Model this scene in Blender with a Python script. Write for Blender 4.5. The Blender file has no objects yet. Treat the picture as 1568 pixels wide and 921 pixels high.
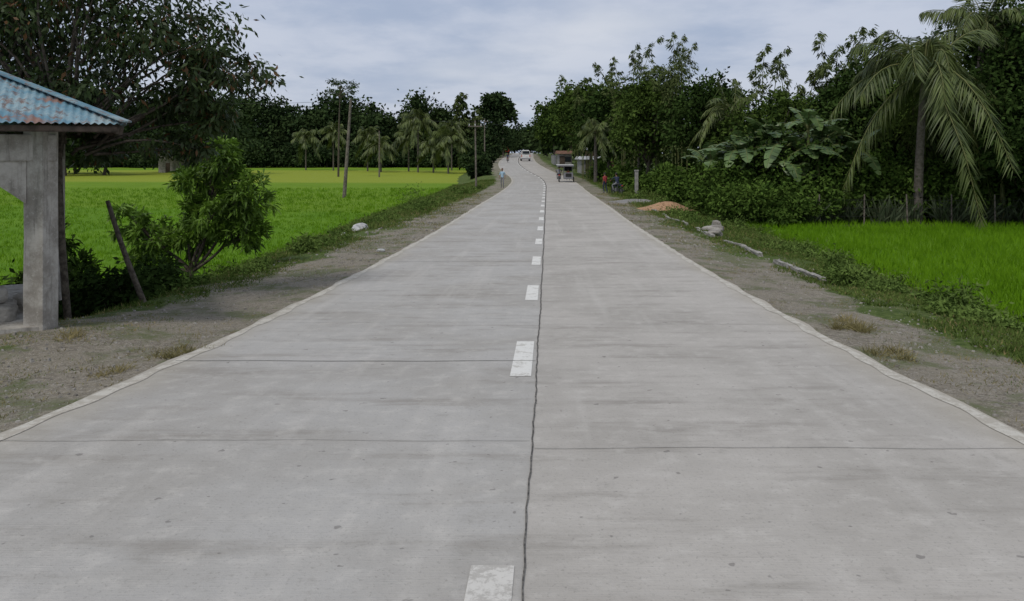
import bpy, bmesh, math, random
import numpy as np
from mathutils import Vector, Matrix
random.seed(7); rng=np.random.default_rng(7)
sc=bpy.context.scene
sc.view_settings.view_transform='Standard'; sc.view_settings.look='None'; sc.view_settings.exposure=0

# ------------------------------------------------------------------ materials
def newmat(name):
    m=bpy.data.materials.new(name); m.use_nodes=True
    nt=m.node_tree; nt.nodes.clear()
    return m,nt
def N(nt,t,**k):
    n=nt.nodes.new(t)
    for a,b in k.items(): setattr(n,a,b)
    return n
def mixc(nt,fac,a,b,mode='MIX'):
    n=nt.nodes.new('ShaderNodeMix'); n.data_type='RGBA'; n.blend_type=mode
    for i,v in ((0,fac),(6,a),(7,b)):
        if isinstance(v,bpy.types.NodeSocket): nt.links.new(v,n.inputs[i])
        elif i==0: n.inputs[0].default_value=v
        else: n.inputs[i].default_value=(*v,1) if len(v)==3 else v
    return n.outputs[2]
def mth(nt,op,a,b=0.0,c=None,clamp=False):
    n=nt.nodes.new('ShaderNodeMath'); n.operation=op; n.use_clamp=clamp
    for i,v in enumerate((a,b) if c is None else (a,b,c)):
        if isinstance(v,bpy.types.NodeSocket): nt.links.new(v,n.inputs[i])
        else: n.inputs[i].default_value=v
    return n.outputs[0]
def rng_map(nt,v,a,b,c=0.0,d=1.0):
    n=nt.nodes.new('ShaderNodeMapRange'); n.interpolation_type='SMOOTHSTEP'
    nt.links.new(v,n.inputs[0]); n.inputs[1].default_value=a; n.inputs[2].default_value=b
    n.inputs[3].default_value=c; n.inputs[4].default_value=d
    return n.outputs[0]
def noise(nt,vec,scale,detail=4,rough=.55,stretch=None):
    if stretch:
        mp=nt.nodes.new('ShaderNodeMapping'); mp.inputs['Scale'].default_value=stretch
        nt.links.new(vec,mp.inputs[0]); vec=mp.outputs[0]
    n=nt.nodes.new('ShaderNodeTexNoise'); n.inputs['Scale'].default_value=scale
    n.inputs['Detail'].default_value=detail; n.inputs['Roughness'].default_value=rough
    nt.links.new(vec,n.inputs['Vector']); return n.outputs[0]
def finish(nt,col,rough=.8,bump=None,bs=.3,bd=.02,spec=.3,metal=0):
    p=N(nt,'ShaderNodeBsdfPrincipled'); o=N(nt,'ShaderNodeOutputMaterial')
    if isinstance(col,bpy.types.NodeSocket): nt.links.new(col,p.inputs['Base Color'])
    else: p.inputs['Base Color'].default_value=(*col,1)
    p.inputs['Roughness'].default_value=rough; p.inputs['Specular IOR Level'].default_value=spec
    p.inputs['Metallic'].default_value=metal
    if bump is not None:
        b=N(nt,'ShaderNodeBump'); b.inputs['Strength'].default_value=bs; b.inputs['Distance'].default_value=bd
        nt.links.new(bump,b.inputs['Height']); nt.links.new(b.outputs[0],p.inputs['Normal'])
    nt.links.new(p.outputs[0],o.inputs[0]); return p
def mat_noise(name,c1,c2,scale=5,rough=.8,bs=.3,bd=.02,spec=.3,metal=0,lo=.35,hi=.65):
    m,nt=newmat(name); tc=N(nt,'ShaderNodeTexCoord').outputs['Object']
    a=noise(nt,tc,scale,6,.65); f=rng_map(nt,a,lo,hi)
    finish(nt,mixc(nt,f,c1,c2),rough,a,bs,bd,spec,metal); return m
def mat_leaf(name,dark,light,trans=.25,nscale=.6,rough=.55,dry=None):
    m,nt=newmat(name); tc=N(nt,'ShaderNodeTexCoord').outputs['Object']
    g=N(nt,'ShaderNodeNewGeometry'); r=g.outputs['Random Per Island']
    a=noise(nt,tc,nscale,1)
    f=mth(nt,'ADD',mth(nt,'MULTIPLY',r,.55),mth(nt,'MULTIPLY',rng_map(nt,a,.35,.65),.5),clamp=True)
    col=mixc(nt,f,dark,light)
    if dry: col=mixc(nt,mth(nt,'GREATER_THAN',r,.93),col,dry)
    if trans>0:
        p=finish(nt,col,rough,spec=.35)
        t=N(nt,'ShaderNodeBsdfTranslucent'); nt.links.new(col,t.inputs[0])
        mx=N(nt,'ShaderNodeMixShader'); mx.inputs[0].default_value=trans
        nt.links.new(p.outputs[0],mx.inputs[1]); nt.links.new(t.outputs[0],mx.inputs[2])
        o=[n for n in nt.nodes if n.type=='OUTPUT_MATERIAL'][0]; nt.links.new(mx.outputs[0],o.inputs[0])
    else:
        d=N(nt,'ShaderNodeBsdfDiffuse'); nt.links.new(col,d.inputs[0]); o=N(nt,'ShaderNodeOutputMaterial'); nt.links.new(d.outputs[0],o.inputs[0])
    return m
bark=mat_noise('bark',(.05,.04,.03),(.13,.11,.085),14,.9,.6,.02)
palmbark=mat_noise('palm_bark',(.08,.07,.055),(.16,.14,.12),9,.9,.6,.02)
L_dark=mat_leaf('leaf_dark',(.012,.024,.007),(.052,.088,.022),0)
L_mid=mat_leaf('leaf_mid',(.02,.038,.009),(.085,.13,.028),0)
L_mango=mat_leaf('leaf_mango',(.05,.10,.012),(.18,.31,.035),.3,1.5)
L_acacia=mat_leaf('leaf_acacia',(.016,.028,.008),(.062,.10,.023),.2,1.2,dry=(.12,.06,.02))
L_far=mat_leaf('leaf_far',(.013,.025,.011),(.056,.086,.03),0,.12,.8)
L_palm=mat_leaf('leaf_palm',(.028,.046,.012),(.14,.18,.045),.15,.8,.5)
L_banana=mat_leaf('leaf_banana',(.03,.06,.018),(.15,.23,.075),.2,.8,.4)
L_bamboo=mat_leaf('leaf_bamboo',(.035,.055,.018),(.125,.155,.055),0,.5)
L_shrub=mat_leaf('leaf_shrub',(.025,.05,.010),(.095,.155,.03),0,.9)
L_weed=mat_leaf('leaf_weed',(.05,.085,.02),(.14,.205,.05),0,.9)
L_rice=mat_leaf('leaf_rice',(.090,.195,.008),(.145,.285,.014),0,.2)
L_grass=mat_leaf('leaf_grass',(.06,.10,.02),(.15,.20,.055),0,.5,dry=(.27,.22,.10))
L_dry=mat_leaf('leaf_dry_grass',(.15,.14,.06),(.32,.27,.13),0,.5)
L_spike=mat_leaf('leaf_spiky',(.03,.045,.02),(.14,.17,.10),0,.8)

# ------------------------------------------------------------------ mesh builder
class MB:
    def __init__(s): s.V=[];s.F=[];s.M=[];s.S=[];s.n=0
    def add(s,v,f,mat=0,smooth=False):
        v=np.asarray(v,float); f=np.asarray(f,int)
        s.V.append(v); s.F.append(f+s.n); s.n+=len(v)
        s.M.append(np.full(len(f),mat)); s.S.append(np.full(len(f),smooth))
    def leaves(s,P,D,Nn,L,W,mat=0,mid=.45,droop=0.0):
        P=np.asarray(P,float); n=len(P)
        if n==0: return
        D=D/(np.linalg.norm(D,axis=1,keepdims=True)+1e-9)
        S=np.cross(D,Nn); S/= (np.linalg.norm(S,axis=1,keepdims=True)+1e-9)
        L=np.broadcast_to(np.asarray(L,float).reshape(-1,1),(n,1)); W=np.broadcast_to(np.asarray(W,float).reshape(-1,1),(n,1))
        a=P; m=P+D*L*mid; t=P+D*L; t=t-np.array([0,0,1.])*L*droop
        V=np.stack([a,m+S*W*.5,t,m-S*W*.5],1).reshape(-1,3)
        s.add(V,np.arange(4*n).reshape(n,4),mat)
    def tube(s,pts,rad,k=6,mat=0):
        pts=np.asarray(pts,float); n=len(pts); rad=np.broadcast_to(rad,(n,))
        T=np.gradient(pts,axis=0); T/= (np.linalg.norm(T,axis=1,keepdims=True)+1e-9)
        ref=np.array([1,0,0.]) if abs(T[0][0])<.9 else np.array([0,1,0.])
        A=np.cross(T,ref); A/= (np.linalg.norm(A,axis=1,keepdims=True)+1e-9); B=np.cross(T,A)
        th=np.arange(k)*2*math.pi/k
        V=(pts[:,None,:]+rad[:,None,None]*(np.cos(th)[None,:,None]*A[:,None,:]+np.sin(th)[None,:,None]*B[:,None,:])).reshape(-1,3)
        F=[]
        for i in range(n-1):
            for j in range(k):
                F.append([i*k+j,i*k+(j+1)%k,(i+1)*k+(j+1)%k,(i+1)*k+j])
        s.add(V,F,mat,True)
    def obj(s,name,mats,parent=None,loc=(0,0,0)):
        V=np.concatenate(s.V).astype(np.float32); F=np.concatenate(s.F).astype(np.int32)
        V=V-np.array(loc,dtype=np.float32)
        me=bpy.data.meshes.new(name); me.vertices.add(len(V)); me.vertices.foreach_set('co',V.ravel())
        me.loops.add(F.size); me.loops.foreach_set('vertex_index',F.ravel())
        me.polygons.add(len(F)); me.polygons.foreach_set('loop_start',np.arange(len(F),dtype=np.int32)*4)
        me.polygons.foreach_set('material_index',np.concatenate(s.M).astype(np.int32))
        me.polygons.foreach_set('use_smooth',np.concatenate(s.S).astype(bool))
        for m in mats: me.materials.append(m)
        me.update(calc_edges=True)
        o=bpy.data.objects.new(name,me); o.location=loc; sc.collection.objects.link(o)
        if parent: o.parent=parent
        return o
def unit(n): 
    v=rng.normal(size=(n,3)); return v/np.linalg.norm(v,axis=1,keepdims=True)

# ------------------------------------------------------------------ terrain functions (metres, camera eye = z 0)
RD=[-15,0,3,5.2,7.5,11,14,23,43,60,75,86,100,124,163,233,300,420,700]
RZ=[-1.5,-1.66,-1.75,-1.83,-1.97,-2.12,-2.22,-2.44,-2.70,-2.93,-3.0,-2.95,-2.62,-1.95,-1.25,-.42,.0,.0,-1]
CD=[-15,0,20,40,60,75,86,93,100,110,124,140,163,200,233,300,420,700]
CX=[-.89,-.23,.656,1.54,2.42,3.05,3.28,3.1,2.6,1.9,1.25,1.0,1.2,2.0,2.9,4.2,5,5]
def herm(xs,ys,x):
    xs=np.array(xs,float); ys=np.array(ys,float); x=np.clip(np.asarray(x,float),xs[0],xs[-1])
    m=np.gradient(ys,xs); i=np.clip(np.searchsorted(xs,x)-1,0,len(xs)-2)
    h=xs[i+1]-xs[i]; t=(x-xs[i])/h
    return (2*t**3-3*t*t+1)*ys[i]+(t**3-2*t*t+t)*h*m[i]+(-2*t**3+3*t*t)*ys[i+1]+(t**3-t*t)*h*m[i+1]
zr=lambda y:herm(RD,RZ,y)
cx=lambda y:herm(CD,CX,y)
HW=3.35
def sm(a,b,t): t=np.clip((t-a)/(b-a),0,1); return t*t*(3-2*t)
_k=[(rng.uniform(0,6.28),rng.uniform(0,6.28),f) for f in (.25,.5,.9,1.7,3.1,5.3)]
def wob(x,y):
    r=0
    for a,p,f in _k: r=r+np.sin((x*math.cos(a)+y*math.sin(a))*f*2+p)*np.cos((x*math.sin(a*1.7)+y*math.cos(a*1.7))*f*1.6+p*2)/(1+f)
    return r
def gz(x,y):
    x=np.asarray(x,float); y=np.asarray(y,float)
    u=x-cx(y); z0=zr(y); s=np.abs(u)-HW
    fl=-3.6+sm(190,300,y)*3.0; fr=np.where(y<50,-2.9,-2.9*(1-sm(50,75,y))+(z0-.35)*sm(50,75,y))
    wl=sm(2.3,6.0,s+.25*wob(x,y)); wr=sm(2.1,4.8,s+.2*wob(x,y))
    sh=z0-.035-.03*np.clip(s,0,2.5)
    z=np.where(u<0,sh*(1-wl)+fl*wl,sh*(1-wr)+fr*wr)
    far=sm(30,120,s)*sm(230,500,y)
    z=z+far*(-.5-z)
    w=np.where(u<0,wl,wr)
    z=z+wob(x,y)*np.clip(s,0,1)*(.035+.10*w*(1-w)*4)*(1-.8*w)
    pad=np.exp(-(((x+5.6)/1.4)**2+((y-9)/1.6)**2)); z=np.where(s>0,z+pad*.17*np.clip(s,0,1),z)
    z=np.where(s<=0.001,z0-.03,z)
    return z
G=lambda x,y: float(gz(x,y))

# ------------------------------------------------------------------ terrain mesh
ys=np.concatenate([np.arange(-12,45,.4),np.arange(45,130,1.2),np.arange(130,420,4),np.geomspace(420,4000,22)])
uu=np.concatenate([np.arange(0,HW,.67),[HW],HW+np.arange(.2,9,.2),HW+np.arange(9,40,1.2),np.geomspace(46,2500,26)])
us=np.concatenate([-uu[::-1],uu[1:]])
Y,U=np.meshgrid(ys,us,indexing='ij'); X=U+cx(Y); Z=gz(X,Y)
nu=len(us); idx=np.arange(Y.size).reshape(Y.shape)
F=np.stack([idx[:-1,:-1],idx[:-1,1:],idx[1:,1:],idx[1:,:-1]],-1).reshape(-1,4)
M=MB(); M.add(np.stack([X,Y,Z],-1).reshape(-1,3),F,0,True)
m,nt=newmat('ground_mat')
tc=N(nt,'ShaderNodeTexCoord').outputs['Object']
at=N(nt,'ShaderNodeAttribute',attribute_name='zone'); sp=N(nt,'ShaderNodeSeparateColor'); nt.links.new(at.outputs['Color'],sp.inputs[0])
n1=noise(nt,tc,1.3,4,.65); n2=noise(nt,tc,14,4,.7); n3=noise(nt,tc,60,2,.7); n4=noise(nt,tc,.25,2)
grav=mixc(nt,rng_map(nt,n2,.3,.7),(.15,.13,.098),(.33,.295,.235))
grav=mixc(nt,rng_map(nt,n1,.35,.65,0,.6),grav,(.28,.25,.19))
grav=mixc(nt,rng_map(nt,n3,.53,.72,0,.75),grav,(.50,.48,.44))
grav=mixc(nt,rng_map(nt,n3,.3,.42,.6,0),grav,(.08,.07,.052))
grav=mixc(nt,mth(nt,'MULTIPLY',rng_map(nt,noise(nt,tc,.9,4,.7),.47,.6,0,.75),rng_map(nt,n2,.4,.55,.4,1)),grav,(.10,.13,.042))
verge=mixc(nt,rng_map(nt,n2,.3,.7),(.05,.08,.018),(.13,.17,.05))
verge=mixc(nt,rng_map(nt,n1,.54,.74,0,.5),verge,(.21,.18,.11))
field=mixc(nt,rng_map(nt,n2,.3,.7),(.085,.185,.009),(.125,.25,.014))
field=mixc(nt,rng_map(nt,n4,.35,.65,0,.6),field,(.145,.265,.018))
field=mixc(nt,sp.outputs[2],field,(.28,.31,.04))
gm=rng_map(nt,mth(nt,'ADD',sp.outputs[0],mth(nt,'MULTIPLY',mth(nt,'SUBTRACT',n1,.5),1.6)),.35,.65)
col=mixc(nt,gm,verge,grav)
fm=rng_map(nt,mth(nt,'ADD',sp.outputs[1],mth(nt,'MULTIPLY',mth(nt,'SUBTRACT',n2,.5),.6)),.4,.6)
col=mixc(nt,fm,col,field)
finish(nt,col,.95,mth(nt,'ADD',n2,mth(nt,'MULTIPLY',n3,.6)),.8,.05,spec=.1)
g=M.obj('ground',[m])
s_=np.abs(U)-HW
wn=.5*wob(X,Y)
shedbare=np.exp(-(((X+5)/2.2)**2+((Y-8)/3.5)**2))*.6
R=np.where(U<0,1-sm(1.2,2.4,s_+wn),1-sm(1.0,1.9,s_+wn))+shedbare
R=np.clip(R*(1-.25*sm(30,80,Y)),0,1)
Gf=np.where(U<0,sm(5.8,6.4,s_+.3*wn),sm(4.6,5.2,s_+.3*wn)*(Y<31.5))*np.where(U<0,Y<212,1)
Bf=np.where(U<0,.75*sm(92,98,Y+X*.1)*(1-sm(165,175,Y))+.14*sm(45,47,Y+.25*X)*(1-sm(92,98,Y+X*.1))+.2*sm(176,180,Y),0)
ca=g.data.color_attributes.new('zone','FLOAT_COLOR','POINT')
ca.data.foreach_set('color',np.stack([R,Gf,Bf,np.ones_like(R)],-1).reshape(-1).astype(np.float32))

# ------------------------------------------------------------------ road
ry=np.concatenate([np.arange(-12,45,.4),np.arange(45,130,1.2),np.arange(130,425,4)])
def strip(name,mat,u0,u1,y0,y1,dz,ragged=0,step=None,M=None,obj=True):
    yy=ry[(ry>y0)&(ry<y1)]; yy=np.concatenate([[y0],yy,[y1]])
    if ragged: yy=np.unique(np.concatenate([yy,np.arange(y0,min(y1,40),.12)]))
    a=u0(yy) if callable(u0) else np.full(len(yy),u0); b=u1(yy) if callable(u1) else np.full(len(yy),u1)
    zz=np.interp(yy,ry,zr(ry))+dz; cc=np.interp(yy,ry,cx(ry))
    V=np.concatenate([np.stack([cc+a,yy,zz],1),np.stack([cc+b,yy,zz],1)]); n=len(yy)
    F=[[i,i+n,i+n+1,i+1] for i in range(n-1)]
    if M is None: M=MB()
    M.add(V,F)
    if obj: return M.obj(name,[mat])
M=MB(); cols=np.array([-HW-.01,-HW,-2.2,-1.1,0,1.1,2.2,HW,HW+.01]); dz=np.array([-.12,.0,0,0,0,0,0,0,-.12])
edge=.025*np.sin(ry*1.9)+.02*np.sin(ry*5.1+1)
UU=np.tile(cols,(len(ry),1)); UU[:,:2]-=edge[:,None]*1; UU[:,-2:]+=edge[::-1][:,None]
V=np.stack([UU+cx(ry)[:,None],np.tile(ry[:,None],(1,9)),zr(ry)[:,None]+dz[None,:]],-1).reshape(-1,3)
ii=np.arange(len(ry)*9).reshape(-1,9)
M.add(V,np.stack([ii[:-1,:-1],ii[:-1,1:],ii[1:,1:],ii[1:,:-1]],-1).reshape(-1,4))
m,nt=newmat('road_concrete')
uv=N(nt,'ShaderNodeAttribute',attribute_name='road_uv').outputs['Vector']
sx=N(nt,'ShaderNodeSeparateXYZ'); nt.links.new(uv,sx.inputs[0]); u_,v_=sx.outputs[0],sx.outputs[1]
big=noise(nt,uv,.55,4,.6); cross=noise(nt,uv,1.0,5,.7,(.45,2.6,1)); lon=noise(nt,uv,1,3,.6,(2.4,.12,1)); fine=noise(nt,uv,45,3,.75); brush=noise(nt,uv,1,2,.6,(3,90,1))
mid_=noise(nt,uv,5,5,.7)
col=mixc(nt,rng_map(nt,u_,.13,.14),(.428,.415,.387),(.455,.428,.385))
slab=N(nt,'ShaderNodeTexWhiteNoise',noise_dimensions='2D')
cmb=N(nt,'ShaderNodeCombineXYZ'); nt.links.new(mth(nt,'FLOOR',mth(nt,'DIVIDE',mth(nt,'ADD',v_,1.9),4.7)),cmb.inputs[0]); nt.links.new(mth(nt,'GREATER_THAN',u_,.135),cmb.inputs[1]); nt.links.new(cmb.outputs[0],slab.inputs[0])
col=mixc(nt,mth(nt,'MULTIPLY',slab.outputs[0],.12),col,(.31,.295,.265))
col=mixc(nt,rng_map(nt,big,.38,.64,0,.6),col,(.33,.31,.275))
col=mixc(nt,rng_map(nt,cross,.5,.7,0,.65),col,(.26,.24,.21))
col=mixc(nt,rng_map(nt,lon,.5,.75,0,.4),col,(.53,.505,.46))
col=mixc(nt,rng_map(nt,mid_,.48,.72,0,.42),col,(.56,.535,.485))
col=mixc(nt,rng_map(nt,mid_,.28,.44,.35,0),col,(.26,.245,.215))
col=mixc(nt,rng_map(nt,fine,.55,.70,0,.5),col,(.22,.21,.185))
sp2=noise(nt,uv,11,2,.5); col=mixc(nt,rng_map(nt,sp2,.70,.735,0,.55),col,(.14,.13,.12))
eg=mth(nt,'ABSOLUTE',u_); col=mixc(nt,rng_map(nt,mth(nt,'ADD',eg,mth(nt,'MULTIPLY',big,.5)),3.1,3.65,0,.5),col,(.40,.36,.28))
finish(nt,col,.9,mth(nt,'ADD',mth(nt,'ADD',fine,brush),mth(nt,'MULTIPLY',mid_,1.2)),.45,.008,spec=.12)
road=M.obj('road',[m])
at_=road.data.attributes.new('road_uv','FLOAT_VECTOR','POINT')
at_.data.foreach_set('vector',np.stack([UU,np.tile(ry[:,None],(1,9)),np.zeros_like(UU)],-1).reshape(-1).astype(np.float32))
def mat_paint(name,c,wear,thr):
    m,nt=newmat(name); tc=N(nt,'ShaderNodeTexCoord').outputs['Object']
    a=noise(nt,tc,7,6,.75); b=noise(nt,tc,50,3,.7)
    f=rng_map(nt,mth(nt,'ADD',mth(nt,'MULTIPLY',a,.7),mth(nt,'MULTIPLY',b,.3)),thr,thr+.1)
    finish(nt,mixc(nt,f,c,wear),.8,b,.2,.004,spec=.15); return m
paint=mat_paint('white_road_paint',(.70,.69,.64),(.50,.48,.43),.50)
paint_w=mat_paint('worn_road_paint',(.60,.58,.53),(.43,.41,.37),.44)
paint2=mat_paint('faded_edge_paint',(.53,.505,.44),(.40,.37,.31),.45)
joint=mat_noise('joint_sealant',(.06,.055,.05),(.17,.16,.14),20,.9)
joint1=mat_noise('joint_dark',(.12,.115,.10),(.24,.23,.20),9,.9)
joint2=mat_noise('saw_cut',(.25,.24,.21),(.40,.38,.345),6,.9)
M=MB(); Mw=MB()
for k in range(0,60):
    y=(1.8 if k==0 else 6.9+4.7*(k-1))
    if y>280: break
    strip('',None,-.095,.09,y,y+(1.65 if k else 1.6),.004,M=M if k else Mw,obj=False)
M.obj('lane_marking',[paint]); Mw.obj('lane_marking',[paint_w])
ew=lambda ph:(lambda y:.02*np.sin(y*3.1+ph)+.015*np.sin(y*8.3+ph*2))
M=MB()
strip('',None,lambda y:-3.32+0*y,lambda y:-3.21+ew(1)(y),-11,280,.004,ragged=1,M=M,obj=False)
strip('',None,lambda y:3.21+ew(2)(y),lambda y:3.32+0*y,-11,280,.004,ragged=1,M=M,obj=False)
M.obj('edge_line_marking',[paint2])
M=MB()
cw=lambda y:.135+.005*np.sin(y*1.3)+.003*np.sin(y*4.1+1)+.003*np.sin(y*17)
strip('',None,lambda y:cw(y)-.0025-.0005*y,lambda y:cw(y)+.0025+.0005*y+.0015*np.sin(y*23),-11,200,.006,ragged=1,M=M,obj=False)
M.obj('longitudinal_joint',[joint])
def cross_joint(y,ua,ub,w,M):
    yy=np.linspace(ua,ub,60); wv=.012*np.sin(yy*2.1+y)+.006*np.sin(yy*6+y*3)
    Y0=y+wv; c=np.interp(Y0,ry,cx(ry)); z=np.interp(Y0,ry,zr(ry))+.005; z2=np.interp(Y0+w,ry,zr(ry))+.005
    V=np.concatenate([np.stack([c+yy,Y0,z],1),np.stack([c+yy,Y0+w,z2],1)]); n=60
    M.add(V,[[i,i+1,i+1+n,i+n] for i in range(n-1)])
Ma,Mb=MB(),MB()
for k in range(-2,6):
    y=7.55+4.7*k
    if k==0: cross_joint(y,-3.3,.12,.016,Ma)
    elif k!=1: cross_joint(y,-3.3,.12,.010+.001*max(y,0),Mb)
    if k<4: 
        y=5.05+4.7*k; cross_joint(y,-3.3,.12,.006,Mb); cross_joint(y-.15,.15,3.3,.007,Mb)
Ma.obj('transverse_joint',[joint1]); Mb.obj('saw_cut_joints',[joint2])

# ------------------------------------------------------------------ vegetation
def crown(M,c,r,nc,nl,L,W,mat=1,droop=.3,shell=.5,cs=.17,lump=.35,flat=.5):
    c=np.array(c,float); r=np.array(r,float)
    d=unit(nc); k=unit(7); ph=rng.uniform(0,6,7)
    lum=sum(np.sin(3*(d@k[i])*2+ph[i]) for i in range(7))/7*2
    rad=(shell+(1-shell)*rng.random(nc)**.6)*(1+lump*lum)
    low=d[:,2]<-.3; d[low,2]*=.6
    C=c+d*rad[:,None]*r
    sz=rng.uniform(.6,1.4,nc)*cs*r.mean()
    ci=np.repeat(np.arange(nc),nl); off=rng.normal(size=(nc*nl,3))*np.array([1,1,.65])
    P=C[ci]+off*sz[ci][:,None]
    D=unit(nc*nl)+off*.5; D[:,2]-=droop
    Nn=unit(nc*nl)+np.array([0,0,flat])
    s=rng.uniform(.6,1.3,nc*nl)
    M.leaves(P,D,Nn,L*s,W*s,mat)
    return C
def limb(M,a,b,r0,r1,bend=.12,k=5,n=6):
    a=np.array(a,float); b=np.array(b,float); t=np.linspace(0,1,n)[:,None]
    o=unit(1)*np.linalg.norm(b-a)*bend
    M.tube(a+(b-a)*t+o*np.sin(t*math.pi)+np.array([0,0,1.])*np.sin(t*math.pi)*np.linalg.norm(b-a)*.05,np.linspace(r0,r1,n),k,0)
def broadleaf(name,x,y,h,rx,leafmat,nc=130,nl=60,L=.3,W=.17,tr=.18,low=.35,lumps=3,droop=.3,lean=(0,0),shell=.45,z=None):
    z=G(x,y)-.15 if z is None else z; M=MB()
    top=np.array([x+lean[0],y+lean[1],z+h]); base=np.array([x,y,z]); fork=base+(top-base)*(low+.05)
    limb(M,base,fork,tr*1.25,tr*.8,.04,8)
    limb(M,fork,base+(top-base)*.85,tr*.8,tr*.2,.05,6)
    ch=h*(1-low)
    for i in range(lumps):
        a=i*2*math.pi/lumps+rng.uniform(-.5,.5); f=rng.uniform(.25,.5) if lumps>1 else 0
        cc=base+(top-base)*(low+(1-low)*rng.uniform(.36,.62))+np.array([math.cos(a)*rx*f,math.sin(a)*rx*f,0])
        C=crown(M,cc,(rx*.75,rx*.75,ch*.45),nc//lumps,nl,L,W,droop=droop,shell=shell)
        for j in range(0,len(C),max(1,len(C)//7)): limb(M,fork+(cc-fork)*rng.uniform(0,.5),C[j],tr*.4,tr*.07)
    C=crown(M,base+(top-base)*(low+(1-low)*.72),(rx*.5,rx*.5,ch*.3),nc//4,nl,L,W,droop=droop)
    return M.obj(name,[bark,leafmat],loc=(x,y,z))
mat_stem=mat_noise('palm_rachis',(.09,.11,.03),(.17,.17,.06),4,.6)
def palm(name,x,y,h,L,nf=22,lean=(0,0),mat=L_palm,nleaf=46,wl=.07,ll=.75,droop=(.35,.8),elev=(-.35,1.25),tr=.16,z=None,coco=True,hg=(.4,1.2)):
    z=G(x,y)-.1 if z is None else z; M=MB(); t=np.linspace(0,1,10)[:,None]
    pts=np.array([x,y,z])+np.concatenate([t**1.6*lean[0],t**1.6*lean[1],t*h],1)
    M.tube(pts,np.linspace(tr*1.3,tr*.8,10),8,0); top=pts[-1]
    for i in range(nf):
        a=i*2.399+rng.uniform(-.35,.35); q=(i+.5)/nf; e=elev[0]+(elev[1]-elev[0])*q**.9+rng.uniform(-.18,.18)
        l=L*rng.uniform(.8,1.1); dr=rng.uniform(*droop)*(1.15-.4*q); hd=np.array([math.cos(a),math.sin(a),0]); sd=np.array([-math.sin(a),math.cos(a),0])
        tw=rng.uniform(-.25,.25)
        f=lambda t: top+hd*l*(math.cos(e)*t-.16*t*t)[:,None]+sd*(l*tw*t*t)[:,None]+np.array([0,0,1.])*(l*(math.sin(e)*t-dr*t**2.1))[:,None]
        tt=np.linspace(0,1,9); M.tube(f(tt),np.linspace(.045,.01,9)*(L/4.5),4,2)
        tl=np.linspace(.1,1,nleaf); P=f(tl); T=np.gradient(P,axis=0); T/=np.linalg.norm(T,axis=1,keepdims=True)
        ln=ll*(L/4.5)*(.35+.9*np.sin(np.pi*np.clip(tl*.9+.05,0,1))); hang=rng.uniform(*hg)
        for s in (-1,1):
            D=sd*s*.75+T*.65+unit(nleaf)*.22; D[:,2]-=hang+rng.uniform(-.2,.2)
            keep=rng.random(nleaf)>.08
            M.leaves(P[keep],D[keep],(np.cross(D,T)*s+unit(nleaf)*.4)[keep],(ln*rng.uniform(.7,1.1,nleaf))[keep],wl,1,.35,.22)
    if coco:
        for i in range(7):
            c=top+np.array([math.cos(i)*.25,math.sin(i)*.25,-.2]); th=np.linspace(-1.4,1.4,5)
            M.tube(c+np.stack([0*th,0*th,np.sin(th)*.13],1),np.cos(th)*.13,6,2)
    return M.obj(name,[palmbark,mat,mat_stem],loc=(x,y,z))
def banana(name,x,y,h=2.2,L=2.0,nf=9,z=None,stems=2):
    z=G(x,y)-.1 if z is None else z; M=MB()
    for sI in range(stems):
        bx,by=x+rng.uniform(-.7,.7)*(sI>0),y+rng.uniform(-.6,.6)*(sI>0); hh=h*rng.uniform(.75,1.05)
        M.tube([[bx,by,z],[bx+.03,by,z+hh*.5],[bx,by,z+hh]],[.14,.11,.06],8,0); top=np.array([bx,by,z+hh])
        for i in range(nf):
            a=i*2.4+rng.uniform(-.3,.3); e=rng.uniform(.45,1.35); l=L*rng.uniform(.8,1.1); dr=rng.uniform(.35,.95)
            hd=np.array([math.cos(a),math.sin(a),0]); sd=np.array([-math.sin(a),math.cos(a),0]); n=14
            t=np.linspace(0,1,n+1); P=top+hd*(l*math.cos(e)*t*1.1)[:,None]+np.array([0,0,1.])*(l*(math.sin(e)*t-dr*t**2.2))[:,None]
            M.tube(P,np.linspace(.03,.008,n+1),4,0)
            wd=.33*np.sin(np.pi*np.clip((t-.12)/.9,0,1))**.6; wd[t<.12]=0
            for s in (-1,1):
                for j in range(1,n):
                    if wd[j]+wd[j+1]<.02: continue
                    dd=-rng.uniform(.05,.45)
                    o0=sd*s*wd[j]+np.array([0,0,dd*wd[j]]); o1=sd*s*wd[j+1]+np.array([0,0,dd*wd[j+1]])
                    g_=(P[j+1]-P[j])*rng.uniform(0,.12)
                    M.add([P[j],P[j]+o0+g_,P[j+1]+o1-g_,P[j+1]],[[0,1,2,3]],1)
    return M.obj(name,[mat_stem,L_banana],loc=(x,y,z))
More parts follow.
